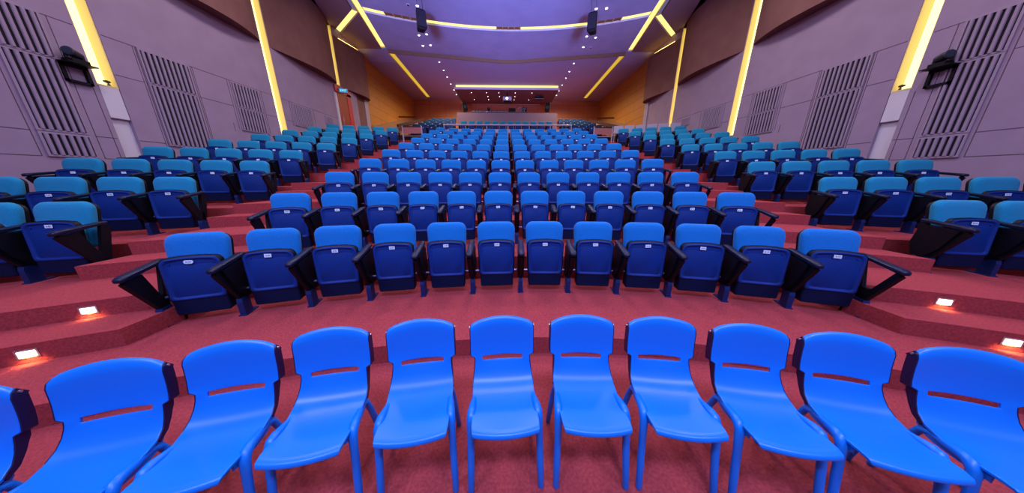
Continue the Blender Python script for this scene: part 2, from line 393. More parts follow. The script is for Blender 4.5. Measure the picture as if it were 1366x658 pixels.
# ---------------------------------------------------------------- blue plastic chairs
CHAIR_DEPTH = 0.90
def chair_meshes():
    prof = [(-.002, .414), (.0, .427), (.012, .437), (.045, .440), (.12, .432), (.2, .426), (.27, .428), (.33, .440), (.372, .465), (.40, .50), (.416, .532), (.4205, .545), (.427, .567), (.4305, .580), (.438, .615), (.446, .66), (.452, .71), (.456, .752), (.466, .788), (.488, .806)]
    wid = [.328, .336, .342, .348, .354, .360, .364, .366, .358, .348, .342, .340, .340, .390, .392, .392, .392, .392, .390, .384]
    us = [-1, -.97, -.9, -.8, -.74, -.6, -.4, -.2, 0, .2, .4, .6, .74, .8, .9, .97, 1]
    nv = len(us); vs = []; fs = []
    for r, ((y, z), w) in enumerate(zip(prof, wid)):
        t = r / (len(prof) - 1)
        for u in us:
            x = u * w / 2; yy, zz = y, z
            if r <= 6: yy += -.022 * (1 - u * u) * (1, 1, 1, 1, .75, .35, .1)[r]            # rounded front edge
            if 2 < r < 9: zz += -.006 * (1 - u * u)                                # shallow dish
            if r >= 9: yy += .024 * (1 - u * u) * min(1, (r - 8) / 4)              # curved back
            if r >= 14: zz += -.028 * (r - 13) / 6 + .034 * (1 - u * u) * ((r - 13) / 6) - .010 * abs(u) ** 12 * (1 if r > 17 else 0)
            vs.append((x, yy, zz))
    for r in range(len(prof) - 1):
        for c in range(nv - 1):
            um = (us[c] + us[c + 1]) / 2
            if r in (11,) and abs(um) < .74: continue
            if r == 12 and abs(um) > .0 and abs(um) > 2: continue
            fs.append((r * nv + c, r * nv + c + 1, (r + 1) * nv + c + 1, (r + 1) * nv + c))
    me = bpy.data.meshes.new('seat_shell'); me.from_pydata(vs, [], fs); me.materials.append(CHAIR)
    me.polygons.foreach_set('use_smooth', [True] * len(me.polygons)); me.update()
    M = {'shell': me}
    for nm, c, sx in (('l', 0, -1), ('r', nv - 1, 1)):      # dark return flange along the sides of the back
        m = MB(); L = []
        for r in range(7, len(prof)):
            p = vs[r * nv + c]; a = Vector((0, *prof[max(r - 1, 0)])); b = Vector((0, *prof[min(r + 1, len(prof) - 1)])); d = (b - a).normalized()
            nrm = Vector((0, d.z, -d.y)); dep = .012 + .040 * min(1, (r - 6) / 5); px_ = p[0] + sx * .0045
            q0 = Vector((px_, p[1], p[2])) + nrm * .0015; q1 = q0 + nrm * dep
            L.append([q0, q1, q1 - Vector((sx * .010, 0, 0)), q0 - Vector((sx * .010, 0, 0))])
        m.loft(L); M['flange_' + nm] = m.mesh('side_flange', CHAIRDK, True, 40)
    for nm, sx in (('l', -1), ('r', 1)):
        m = MB()
        m.tube([(sx * .165, .30, .405), (sx * .174, .22, .415), (sx * .179, .165, .424), (sx * .181, .135, .420), (sx * .183, .112, .395), (sx * .185, .095, .33), (sx * .188, .055, .15), (sx * .191, .02, .008), (sx * .191, .0195, .0)], [.016, .020, .0225, .0235, .0225, .0195, .0185, .017, .013], 14)
        M['front_' + nm] = m.mesh('leg', CHAIR, True, 60)
        m = MB()
        m.tube([(sx * .160, .25, .405), (sx * .168, .315, .405), (sx * .170, .345, .39), (sx * .176, .375, .30), (sx * .182, .41, .15), (sx * .188, .44, .008), (sx * .188, .4405, .0)], [.012, .016, .018, .018, .017, .016, .012], 12)
        M['rear_' + nm] = m.mesh('leg', CHAIR, True, 60)
        m = MB()   # web between seat side and leg
        L = []
        for y, z, x1 in ((.085, .41, .160), (.13, .415, .178), (.2, .412, .182), (.27, .41, .182), (.33, .415, .178), (.37, .44, .174)):
            L.append([(sx * .150, y, z), (sx * x1, y, z), (sx * x1, y, z - .028), (sx * .150, y, z - .035)])
        m.loft(L); M['web_' + nm] = m.mesh('side_rail', CHAIR, True, 45)
        m = MB(); m.tube([(sx * .198, .490, .748), (sx * .2045, .490, .748)], .006, 10); M['plug_' + nm] = m.mesh('side_plug', STEEL, True)
    return M
CM = chair_meshes()
for _m in CM.values():
    for _v in _m.vertices: _v.co.y *= CHAIR_DEPTH
    _m.update()
tops = [(-2.51, .845), (-2.075, 1.005), (-1.645, 1.135), (-1.20, 1.25), (-.715, 1.325), (-.22, 1.35), (.283, 1.35), (.77, 1.315), (1.245, 1.225), (1.70, 1.125), (2.155, .98)]
heads = [-18, -14.5, -12, -9, -7.5, -3.2, 2.2, 7, 10.5, 15, 19]
for i, ((x, y), h) in enumerate(zip(tops, heads)):
    a = radians(h); yb = .424
    lab = 'blue plastic chair in the front line on the pit floor, %s from the left' % ORD[i]
    t = empty('plastic_chair', lab, 'chair', (x - yb * sin(a), y - yb * cos(a), 0), -a, 'blue plastic chairs in the front line')
    sh = link('seat_shell', CM['shell'], t)
    so = sh.modifiers.new('solid', 'SOLIDIFY'); so.thickness = .014; so.offset = -1
    b = sh.modifiers.new('bevel', 'BEVEL'); b.width = .005; b.segments = 2; b.limit_method = 'ANGLE'; b.angle_limit = radians(50)
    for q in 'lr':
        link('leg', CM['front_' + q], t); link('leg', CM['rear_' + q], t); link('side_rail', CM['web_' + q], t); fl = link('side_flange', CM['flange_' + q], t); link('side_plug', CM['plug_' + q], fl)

# ---------------------------------------------------------------- side walls
def yo(s): return .04 if s < 0 else -.13       # the two walls are not perfectly mirrored
COVES = [(6.18, 6.50), (10.60, 10.95), (14.72, 15.02)]
for s in (-1, 1):
    sd = 'left' if s < 0 else 'right'
    o = yo(s); X = s * WX; XO = s * (WX + .30)
    segs = [(-1.5, COVES[0][0] + o), (COVES[0][1] + o, COVES[1][0] + o), (COVES[1][1] + o, COVES[2][0] + o), (COVES[2][1] + o, 17.72)]
    for (a, b) in segs:
        mb = MB(); mb.box(min(X, XO), max(X, XO), a, b, -.1, CZ + .3); struct('wall_' + sd, mb, WALL)
    # back of the cove recesses
    for n, (a, b) in enumerate(COVES):
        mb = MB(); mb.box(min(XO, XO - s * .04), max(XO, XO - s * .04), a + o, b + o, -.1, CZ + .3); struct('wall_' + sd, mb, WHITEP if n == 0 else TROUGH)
    mb = MB(); mb.box(min(X, XO), max(X, XO), 17.72, BACK + .2, 2.5, CZ + .3); struct('wall_' + sd, mb, WOODS)
    # joints between the wall boards
    mb = MB(); e = .004; hw = .0055
    def hj(z, a, b): mb.box(X - e, X + e, a + o, b + o, z - hw, z + hw)
    def vj(y, a, b): mb.box(X - e, X + e, y + o - hw, y + o + hw, a, b)
    for a, b in ((-1.4, 6.16), (6.52, 10.58), (10.97, 14.3)): hj(4.62, a, b)
    for a, b in ((-1.4, 5.1), (5.85, 6.16), (6.52, 6.98), (8.1, 9.0), (10.12, 10.58), (10.97, 11.35), (12.55, 14.0)): hj(3.87, a, b)
    for a, b in ((-1.4, 5.1), (5.85, 6.16), (6.52, 6.98)): hj(2.50, a, b)
    for a, b in ((-1.4, 5.1), (5.85, 6.1)): hj(2.05, a, b)
    for y, a, b in ((5.10, 2.05, 4.62), (5.86, 2.05, 4.62), (6.98, 2.4, 4.62), (7.02, 2.4, 4.62), (8.08, 2.4, 4.62), (8.12, 2.4, 4.62), (9.0, 3.2, 4.62), (10.12, 3.2, 4.62), (8.85, 3.1, 3.35), (11.3, 3.7, 4.62), (12.6, 3.7, 4.62), (6.1, 2.05, 3.5)): vj(y, a, b)
    struct('trim', mb, JOINT)
    # louvred vents
    vents = [((5.19, 5.74), ((3.89, 4.60), (2.54, 3.83), (2.08, 2.46)), 'tallest slatted wall vent, %s wall, nearest the stage' % sd),
             ((7.07, 8.0), ((3.90, 4.58), (2.48, 3.84)), 'slatted wall vent on the %s wall between the two lower cove lights' % sd),
             ((9.10, 10.03), ((3.90, 4.57), (3.20, 3.84)), 'slatted wall vent on the %s wall just before the second cove light' % sd),
             ((11.42, 12.45), ((3.78, 4.56),), 'slatted wall vent on the %s wall just past the second cove light' % sd),
             ((13.35, 13.85), ((4.22, 4.52),), 'smallest slatted wall vent, high on the %s wall near the aisle end' % sd)]
    for (ya, yb), zs, lab in vents:
        t = empty('wall_vent', lab, 'vent', (X, (ya + yb) / 2 + o, zs[-1][0]), 0, 'slatted vents of the side walls')
        fr = MB(); sl = MB(); vd = MB(); yc = (ya + yb) / 2; zc = zs[-1][0]
        for za, zb in zs:
            y0, y1 = ya - yc, yb - yc; z0, z1 = za - zc, zb - zc
            def bx(m, a, b, c, d, dep, d0=0): m.box(min(-s * d0, -s * dep), max(-s * d0, -s * dep), a, b, c, d)
            bx(vd, y0, y1, z0, z1, .006, -.002)
            w = .035
            bx(fr, y0 - w, y0, z0 - w, z1 + w, .03); bx(fr, y1, y1 + w, z0 - w, z1 + w, .03); bx(fr, y0, y1, z0 - w, z0, .03); bx(fr, y0, y1, z1, z1 + w, .03)
            n = int(round((yb - ya) / .098))
            for q in range(n):
                y = y0 + (q + .5) * (y1 - y0) / n
                sl.tube([(-s * .022, y, z0), (-s * .022, y, z1)], .027, 10)
        link('vent_back', vd.mesh('vent_back', VOID), t); link('vent_frame', fr.mesh('vent_frame', SLAT), t); link('slats', sl.mesh('slats', SLAT, True, 50), t)
    # cove lamps in the wall recesses
    for n, (a, b) in enumerate(COVES):
        a += o; b += o; za = (3.60, 3.30, 6.32 if s < 0 else 4.3)[n]
        t = empty('cove_light', 'tall yellow cove light in the %s wall, %s from the stage' % (sd, ORD[n]), 'light', (s * (WX + .2), (a + b) / 2, za), 0, 'cove lights of the side walls')
        m = MB(); m.box(-.02, .02, -(b - a) / 2 + .05, (b - a) / 2 - .05, .02, CZ - za - .02); link('lamp_strip', m.mesh('lamp_strip', COVEW), t)
        m = MB(); hw = (b - a) / 2 - .004
        m.box(min(-s * .195, s * .02), max(-s * .195, s * .02), -hw, hw, -.03, 0.0)
        for q in (-1, 1): m.box(min(-s * .19, s * .02), max(-s * .19, s * .02), min(q * hw, q * (hw - .012)), max(q * hw, q * (hw - .012)), 0, CZ - za - .02)
        link('recess_lining', m.mesh('recess_lining', TROUGHW), t)
        if n == 0:
            m = MB(); m.box(min(X - s * .0, X + s * .22), max(X, X + s * .22), a + .012, b - .012, 2.93, 3.565)
            tag(bev(link('cable_box', m.mesh('cable_box', WHITEP)), .01), 'pale box filling the recess below the first cove light, %s wall' % sd, 'box', 'boxes below the cove lights')
    mb = MB(); mb.box(min(X + s * .07, XO), max(X + s * .07, XO), COVES[0][0] + o, COVES[0][1] + o, -.1, 2.925); struct('wall_' + sd, mb, WHITEP)
    # small camera in the bottom of the first cove
    cc = empty('security_camera', 'small dark camera standing in the first cove light recess, %s wall' % sd, 'camera', (X + s * .06, (COVES[0][0] + COVES[0][1]) / 2 + o + .06, 3.60))
    m = MB(); m.tube([(0, 0, 0), (0, 0, .06)], [.03, .012], 10); link('base', m.mesh('base', DKGREY, True), cc)
    m = MB(); m.tube([(0, .03, .09), (0, -.01, .09), (0, -.06, .085)], [.02, .03, .022], 10); link('body', m.mesh('body', DKGREY, True), cc)
    # bulged upper panels
    spans = [(6.52 + o, 10.58 + o, .40), (10.97 + o, 14.70 + o, .42), (15.04 + o, 17.80, .40)]
    for n, (a, b, amp) in enumerate(spans):
        mb = MB(); N = 28; zt = CZ - .02 if n < 2 else 8.62
        pr = []
        for i in range(N + 1):
            t = i / N; q = t ** (1.35 if n < 2 else 2.0); pr.append((a + (b - a) * t, amp * max(0, sin(pi * q)) ** .7))
        poly = [(s * (WX - d), y) for y, d in pr] + [(s * (WX + .02), b), (s * (WX + .02), a)]
        K = len(poly)
        vs = [(x, y, SOFF) for x, y in poly] + [(x, y, zt) for x, y in poly]
        fs = [(i, (i + 1) % K, K + (i + 1) % K, K + i) for i in range(K)]
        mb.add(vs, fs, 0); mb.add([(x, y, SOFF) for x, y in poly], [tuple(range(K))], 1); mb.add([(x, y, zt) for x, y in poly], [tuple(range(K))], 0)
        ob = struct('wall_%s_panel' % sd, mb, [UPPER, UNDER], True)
        if n == 2:   # lamp strip hidden on top of the last bulge
            m = MB(); pts = [(s * (WX - d + .09), y, zt + .04) for y, d in pr[3:-2]]
            m.tube(pts, .018, 6)
            tag(link('cove_light', m.mesh('cove_light', COVEH)), 'curved yellow cove light on top of the rearmost bulging panel, %s wall' % sd, 'light', 'cove lights on the bulging panels')
    # pale strip beside the wooden wall
    mb = MB(); mb.box(X - s * .06 if s > 0 else X, X if s > 0 else X - s * .06, 17.20, 17.62, 3.2, SOFF - .02); struct('trim', mb, PALEM)
    # moving head light on a wall bracket
    t = empty('stage_light', 'black moving head stage light on a square bracket, %s wall by first cove' % sd, 'light', (X, 5.92 + o - (.12 if s > 0 else 0), 3.50), 0, 'moving head lights on the side walls')
    m = MB()
    def fb(m, xa, xb, ya, yb, za, zb): m.box(min(-s * xa, -s * xb), max(-s * xa, -s * xb), ya, yb, za, zb)
    for q in (-.15, .15): fb(m, 0, .06, q - .024, q + .024, 0, .33)
    fb(m, 0, .06, -.174, .174, 0, .045); fb(m, 0, .06, -.174, .174, .285, .33)
    link('bracket', m.mesh('bracket', BLACK), t)
    m = MB(); fb(m, .0, .27, -.19, .19, .332, .352); fb(m, .03, .24, -.11, .11, .352, .42); link('base_box', m.mesh('base_box', BLACK), t)
    for q in (-.105, .105):
        m = MB(); m.tube([(-s * .135, q, .42), (-s * .135, q, .49), (-s * .135, q * .9, .55)], [.026, .024, .02], 8); link('yoke_arm', m.mesh('yoke_arm', BLACK, True), t)
    hd = MB(); d = Vector((-s * .45, -.8, .10)).normalized(); c = Vector((-s * .135, 0, .53))
    hd.tube([c - d * .12, c - d * .10, c + d * .03, c + d * .11, c + d * .12], [.045, .078, .082, .08, .068], 16); h = link('head', hd.mesh('head', DKGREY, True, 40), t)
    m = MB(); m.tube([c + d * .118, c + d * .126], .06, 16); link('lens', m.mesh('lens', GLASS, True), h)

# door on the left wall
o = yo(-1)
t = empty('door', 'red-brown exit door in the left wall under the bulging panel', 'door', (-WX, 14.95, level(18)), 0)
t['kind'] = 'structure'
m = MB(); m.box(0.0, .05, -.42, .44, 0, 2.70); link('door_leaf', m.mesh('door_leaf', DOORR), t)
m = MB(); m.box(0, .07, .44, .80, 0, 2.82); m.box(0, .07, -.5, .8, 2.70, 2.98); link('door_frame', m.mesh('door_frame', REDF), t)
m = MB(); m.box(0, .06, -.56, -.42, 0, 2.62); link('door_jamb', m.mesh('door_jamb', WHITEP), t)
m = MB(); m.tube([(.05, -.25, .9), (.11, -.25, .95), (.11, -.25, 1.5), (.05, -.25, 1.55)], .018, 8); link('handle', m.mesh('handle', CHROME, True), t)
m = MB(); m.box(-WX, -WX + .05, 15.78, 16.4, 3.2, SOFF - .02); struct('trim', m, WALL)
m = MB(); m.box(-WX, -WX + .03, 16.4, 17.2, 3.2, SOFF - .02); struct('trim', m, UPPER)
t = empty('exit_sign', 'small lit cyan exit sign above the red door, left wall', 'sign', (-WX + .26, 14.82, 6.02), radians(22))
m = MB(); m.box(-.21, .21, -.06, .04, -.11, .11); bev(link('case', m.mesh('case', PINK), t), .008)
m = MB(); m.box(-.19, .19, -.066, -.060, -.09, .09); f = link('face', m.mesh('face', EXITG), t)
lt = link('lettering', text_mesh('EXIT', .14, EXITT), f, (0, -.068, 0)); lt.rotation_euler = (radians(90), 0, 0)

# ---------------------------------------------------------------- ceilings
def xo(y): return 6.78 + .165 * (y - 13.1)
SLA = .28
def yslot(x, d=0): 
    R = 16.3 + d; return -1.29 + sqrt(R * R - x * x)
def yedge(x): return 18.7 - sqrt((.18 * x) ** 2 + .0036)
def xin(y): return xo(y) - SLA
def slab(mb, poly, z, th=.10):
    K = len(poly); mb.loft([[(x, y, z) for x, y in poly], [(x, y, z + th) for x, y in poly]])
def curve_pts(f, a, b, n=24): return [(a + (b - a) * i / n, f(a + (b - a) * i / n)) for i in range(n + 1)]
def solve_x(f):   # |x| where the slot's inner edge meets curve f
    x = 6.6
    for _ in range(30): x = xin(f(x))
    return x
xa = solve_x(lambda x: yslot(x)); xb = solve_x(lambda x: yslot(x, .38)); xc = solve_x(yedge)
mb = MB(); slab(mb, [(-xin(4), 4), (xin(4), 4)] + curve_pts(lambda x: yslot(x), xa, -xa), CZ); struct('ceiling', mb, CEIL)
mb = MB(); slab(mb, curve_pts(lambda x: yslot(x, .38), -xb, xb) + curve_pts(yedge, xc, -xc, 40), CZ); struct('ceiling', mb, CEIL)
# fascia where the ceiling steps down to the rear part
mb = MB(); P = curve_pts(yedge, 7.16, -7.16, 40)
mb.loft([[(x, y + .0, z) for z, y in ((CZ3 + .0, y), (CZ + .1, y), (CZ + .1, y + .05), (CZ3, y + .05))] for x, y in P]); struct('trim', mb, FASCIA)
def xb_i(y): return 6.80 + .036 * (y - 17)
def xb_o(y): return xb_i(y) + .33
mb = MB(); slab(mb, [(x, y + .04) for x, y in curve_pts(yedge, -6.81, 6.81, 40)] + [(xb_i(26.0), 26.0), (xb_i(26.0), BACK + .1), (-xb_i(26.0), BACK + .1), (-xb_i(26.0), 26.0)], CZ3); struct('ceiling', mb, CEIL3)
for s in (-1, 1):
    mb = MB(); slab(mb, [(s * xb_o(18.6), 18.6), (s * (WX + .1), 18.6), (s * (WX + .1), BACK + .1), (s * xb_i(26), BACK + .1), (s * xb_i(26), 26.0), (s * xb_o(26), 26.0)], CZ3); struct('ceiling', mb, CEIL3)
    mb = MB(); mb.loft([[(s * xx, y, z + q) for xx, q in ((xb_o(y), 0), (WX + .1, 0), (WX + .1, .1), (xb_o(y), .1))] for y, z in ((17.4, CZ), (18.62, CZ3))]); struct('ceiling', mb, CEIL3)
    # side ceilings either side of the diagonal slot
    dx, dy = 2.27, 2.04; L = hypot(dx, dy); px, py = 7.03, 13.96
    ex, ey = px + dx * 1.1, py + dy * 1.1; wx, wy = dy / L * .30, -dx / L * .30
    mb = MB(); slab(mb, [(s * xo(4), 4), (s * (WX + .35), 4), (s * (WX + .35), ey + wy * .0 - .25), (s * (ex + wx * .5), ey + wy * .5), (s * (px + wx * .5), py + wy * .5)], CZ); struct('ceiling', mb, CEILSIDE)
    mb = MB(); slab(mb, [(s * (px - wx * .5 + .02), py - wy * .5), (s * (ex - wx * .5), ey - wy * .5), (s * (WX + .35), 17.42), (s * xo(17.42), 17.42)], CZ); struct('ceiling', mb, CEILSIDE)
def trough(name, label, left, right, z, lamp, depth=.07, group='cove light slots of the ceiling'):
    """lamp tray above a slot whose two edges are the polylines left and right"""
    cx = sum(p[0] for p in left + right) / (2 * len(left)); cy = sum(p[1] for p in left + right) / (2 * len(left))
    t = empty(name, label, 'light', (cx, cy, z), 0, group)
    side = MB(); top = MB(); n = len(left)
    for E in (left, right):
        vs = [(x - cx, y - cy, 0.0) for x, y in E] + [(x - cx, y - cy, depth) for x, y in E]
        side.add(vs, [(i, i + 1, n + i + 1, n + i) for i in range(n - 1)])
    for E in (0, n - 1):
        a, b = left[E], right[E]
        side.add([(a[0] - cx, a[1] - cy, 0), (b[0] - cx, b[1] - cy, 0), (b[0] - cx, b[1] - cy, depth), (a[0] - cx, a[1] - cy, depth)], [(0, 1, 2, 3)])
    vs = [(x - cx, y - cy, depth) for x, y in left] + [(x - cx, y - cy, depth) for x, y in right]
    top.add(vs, [(i, i + 1, n + i + 1, n + i) for i in range(n - 1)])
    link('tray', side.mesh('tray', TROUGH), t); link('lamp_panel', top.mesh('lamp_panel', lamp), t)
    return t
trough('cove_light', 'curved yellow cove slot crossing the main ceiling', curve_pts(lambda x: yslot(x, -.01), -xa, xa, 32), curve_pts(lambda x: yslot(x, .39), -xb, xb, 32), CZ + .012, COVE)
for s in (-1, 1):
    sd = 'left' if s < 0 else 'right'
    ys = [4 + (17.30 - 4) * i / 12 for i in range(13)]
    trough('cove_light', 'long yellow cove slot along the %s edge of the main ceiling' % sd, [(s * (xin(y) - .0), y) for y in ys], [(s * xo(y), y) for y in ys], CZ + .012, COVE)
    trough('cove_light', 'diagonal yellow cove slot from the main ceiling to the %s wall' % sd, [(s * (px + wx * .5), py + wy * .5), (s * (ex + wx * .5), ey + wy * .5)], [(s * (px - wx * .5), py - wy * .5), (s * (ex - wx * .5), ey - wy * .5)], CZ + .012, COVE)
    ys = [17.5, 20, 23, 26.0]
    trough('cove_light', 'golden cove slot in the %s part of the rear ceiling' % sd, [(s * xb_i(y), y) for y in ys], [(s * xb_o(y), y) for y in ys], CZ3 + .012, COVEG)
# air diffusers sitting in the curved slot
for n, (xa_, xb_) in enumerate(((-5.75, -4.35), (-.60, .60), (4.0, 5.4))):
    t = empty('air_vent', ('brown air diffuser in the curved ceiling slot, %s' % ('left end', 'at the middle', 'right end')[n]), 'vent', ((xa_ + xb_) / 2, yslot((xa_ + xb_) / 2, .13), CZ), 0, 'air diffusers in the curved slot')
    m = MB(); dv = MB(); cx, cy = t.location.x, t.location.y; N = 8
    L = []
    for i in range(N + 1):
        x = xa_ + (xb_ - xa_) * i / N
        L.append([(x - cx, yslot(x, d) - cy, z) for d, z in ((.02, .0), (.21, .0), (.21, .06), (.02, .06))])
    m.loft(L); link('grille', m.mesh('grille', DADO), t)
    for i in range(5):
        x = xa_ + (xb_ - xa_) * i / 4; dv.box(x - cx - .02, x - cx + .02, yslot(x, .01) - cy, yslot(x, .24) - cy, -.012, .07)
    link('divider', dv.mesh('divider', TROUGH), t)

# downlights
def downlight(x, y, z, label, lit=True, r=.065, group='ceiling downlights'):
    t = empty('downlight', label, 'light', (x, y, z), 0, group)
    m = MB(); n = 16
    m.loft([[(rr * cos(2 * pi * k / n), rr * sin(2 * pi * k / n), zz) for k in range(n)] for rr, zz in ((r * 1.25, .0), (r * 1.25, -.015), (r, -.02), (r * .9, -.004))], caps=(True, False)); link('trim_ring', m.mesh('trim_ring', WHITEP, True, 40), t)
    m = MB(); m.tube([(0, 0, -.006), (0, 0, -.03), (0, 0, -.04)], [r * .85, r * .7, r * .35], 14); link('lamp', m.mesh('lamp', LAMPW if lit else DKGREY, True, 60), t)
for s in (-1, 1):
    sd = 'left' if s < 0 else 'right'
    for q, y in enumerate((18.75, 20.05, 21.25, 22.7, 24.1, 25.3)):
        downlight(s * (4.33 + .03 * q) - .06, y * .978 + .15, CZ3, 'downlight of the %s line on the rear ceiling, %s from the front' % (sd, ORD[q]), True, .05)
    downlight(s * 4.76 - .02, 15.85, CZ, 'outer downlight of the pair just behind the %s hanging speaker' % sd, True)
    downlight(s * 4.28 - .06, 15.75, CZ, 'inner downlight of the pair just behind the %s hanging speaker' % sd, True)
    downlight(s * 4.88 - .04, 16.95, CZ, 'outer downlight of the %s pair nearest the ceiling step' % sd, s < 0)
    downlight(s * 4.42 - .04, 16.87, CZ, 'inner downlight of the %s pair nearest the ceiling step' % sd, True)
    downlight(s * 4.42 - .03, 13.45, CZ, 'outer downlight in front of the curved slot, %s side' % sd, s > 0)
    downlight(s * 4.0 - .06, 13.5, CZ, 'inner downlight in front of the curved slot, %s side' % sd, True)
# hanging loudspeakers
for s in (-1, 1):
    sd = 'left' if s < 0 else 'right'
    t = empty('hanging_loudspeaker', 'black loudspeaker hanging from the ceiling on the %s' % sd, 'speaker', (s * 3.72 - .07, 12.9, 8.15), radians(-s * 28 + 180), 'hanging loudspeakers')
    m = MB(); L = []
    for z, w, y0, y1 in ((-.42, .22, -.05, .22), (-.34, .40, -.22, .24), (.30, .40, -.22, .15), (.38, .30, -.20, .10)):
        L.append([(-w / 2, y1, z), (w / 2, y1, z), (w * .36, y0, z), (-w * .36, y0, z)])
    m.loft(L); bev(link('cabinet', m.mesh('cabinet', BLACK), t), .02)
    m = MB(); m.box(-.17, .17, .20, .245, -.30, .26); link('grille', m.mesh('grille', VOID), t)
    m = MB(); m.tube([(.0, -.21, .0), (.0, -.235, .0)], .05, 12); m.box(-.06, .06, -.232, -.205, -.18, -.08); link('connector_plate', m.mesh('connector_plate', DKGREY), t)
    m = MB()
    for q in (-.12, .12): m.tube([(q, 0, .36), (q * .8, .0, .84)], .008, 6)
    link('cable', m.mesh('cable', BLACK), t)

# ---------------------------------------------------------------- rear of the hall
m = MB(); m.box(-WX - .1, WX + .1, BACK, BACK + .2, 2.5, CZ + .2); struct('wall_back', m, WOODB)
# cross aisle wall, upper floor and tiers
m = MB(); m.box(-4.3, 4.3, 16.45, 16.6, 3.0, 4.48); struct('wall_rear', m, PINK)
m = MB(); m.box(-4.3, 4.3, 16.6, 18.95, 3.0, 3.9); struct('floor', m, CARPET)
m = MB(); m.box(-3.9, 3.9, 18.9, 20.5, 3.0, 4.62); struct('floor_tier', m, CARPET)
for n, (xa_, xb_) in enumerate(((-3.7, -1.9), (-1.5, .1), (.5, 2.2), (2.6, 4.2))):
    m = MB(); m.box(xa_, xb_, 16.427, 16.45, 4.30, 4.50)
    tag(bev(link('rail_panel', m.mesh('rail_panel', PALEW)), .006), 'pale panel under the white guard rail, %s from the left' % ORD[n], 'panel', 'pale panels under the guard rail')
t = empty('guard_rail', 'white guard rail behind the last row of the central block', 'rail', (0, 16.40, level(18)), 0)
m = MB(); m.tube([(-3.92, 0, 1.50), (3.86, 0, 1.50)], .04, 10); link('top_rail', m.mesh('top_rail', PALEW, True), t)
for q in range(7):
    m = MB(); x = -3.9 + 7.74 * q / 6; m.tube([(x, 0, 0), (x, 0, 1.49)], .022, 8); link('post', m.mesh('post', PALEW, True), t)
for i in range(12):
    x = -3.16 + i * 6.12 / 11
    o_ = link('folding_seat', SM['far_teal'], None, (x, 19.1, 4.62)); o_.scale = (.86, 1, 1); tag(o_, 'teal seat behind the white rail below the control booth, %s from the left' % ORD[i], 'seat', 'teal seats behind the guard rail')
# flank blocks beside the booth
for s in (-1, 1):
    sd = 'left' if s < 0 else 'right'
    for r in range(5):
        y = 18.5 + 1.22 * r; zt = 5.15 + (6.55 - 5.15) * r / 4; zf = zt - .90
        m = MB(); m.box(min(s * 4.2, s * 7.0), max(s * 4.2, s * 7.0), y - .75, (y + .5) if r < 4 else BACK, 2.6, zf); struct('floor_tier', m, CARPET)
        for i in range(4):
            x = s * (4.60 + .555 * i) + (-.02 if s < 0 else 0)
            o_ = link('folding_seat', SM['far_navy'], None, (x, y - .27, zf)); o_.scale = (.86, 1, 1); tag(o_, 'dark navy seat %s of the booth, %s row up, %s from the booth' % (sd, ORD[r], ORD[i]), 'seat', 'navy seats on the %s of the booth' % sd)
    # stair beside the flank block with its raking dado and hand rails
    m = MB(); m.prism([(17.5, 3.2), (25.5, 5.2), (25.5, 2.6), (17.5, 2.6)], 0, s * 7.0, s * WX); struct('floor_ramp', m, CARPET)
    m = MB(); m.prism([(17.72, 4.85), (23.0, 6.35), (26.5, 7.2), (26.5, 4.5), (17.72, 3.0)], 0, s * (WX - .06), s * (WX + .02)); struct('trim', m, DADO)
    t = empty('hand_rail', 'dark wooden hand rail rising beside the %s flank seats' % sd, 'rail', (s * 7.0, 16.6, 3.6))
    m = MB(); m.bar((s * -.25, 0, 1.10), (s * .25, 7.6, 3.05), .08, .15); link('rail', m.mesh('rail', RAILW), t)
    m = MB(); m.prism([(0.0, .2), (7.0, 2.0), (7.0, 2.75), (0.0, .98)], 0, s * .02, s * .06); link('balustrade_panel', m.mesh('balustrade_panel', DADO), t)
    for q in range(4): m = MB(); y = .2 + 2.3 * q; m.tube([(s * .0, y, .15 + y * .26), (s * (-.25 + .066 * y), y, 1.1 + y * .257)], .02, 8); link('post', m.mesh('post', PALEW, True), t)
    t = empty('wall_rail', 'thin hand rail on the wooden wall, %s side' % sd, 'rail', (s * (WX - .10), 22.5, 6.30))
    m = MB(); m.tube([(0, -.1, .16), (0, 3.8, .95)], .035, 8); link('rail', m.mesh('rail', RAILW, True), t)
    for q in (0.6, 3.2): m = MB(); m.tube([(0, q, .14 + q * .2), (s * .1, q, .10 + q * .2)], .015, 6); link('bracket', m.mesh('bracket', CHROME), t)
    # parapet at the head of the aisle
    t = empty('parapet', 'pink parapet panel in a pale frame at the head of the %s aisle' % sd, 'railing', (s * 5.83, 16.40, level(18)), 0, 'parapets at the head of the aisles')
    m = MB(); m.box(-.54, .54, -.02, .02, 1.00, 1.34); link('panel', m.mesh('panel', PINK), t)
    m = MB(); m.box(-.54, .54, -.03, .03, 1.35, 1.41); link('top_rail', m.mesh('top_rail', RAILW), t)
    for q in (-.57, .57): m = MB(); m.box(q - .03, q + .03, -.03, .03, .2 if q * s < 0 else 0, 1.43); link('post', m.mesh('post', PALEW), t)
    m = MB(); m.tube([(-.54, 0, .86), (.54, 0, .86)], .02, 8); link('lower_rail', m.mesh('lower_rail', PALEW, True), t)
    m = MB(); m.box(min(s * 5.0, s * 7.0), max(s * 5.0, s * 7.0), 16.9, 17.1, 3.0, 4.22); struct('wall_rear', m, VOID)  # black slab; its colour stands in for the dark opening under the parapet
    m = MB(); m.box(min(s * 4.28, s * 7.0), max(s * 4.28, s * 7.0), 16.7, 17.8, 2.8, 3.9); struct('floor_tier', m, CARPET)
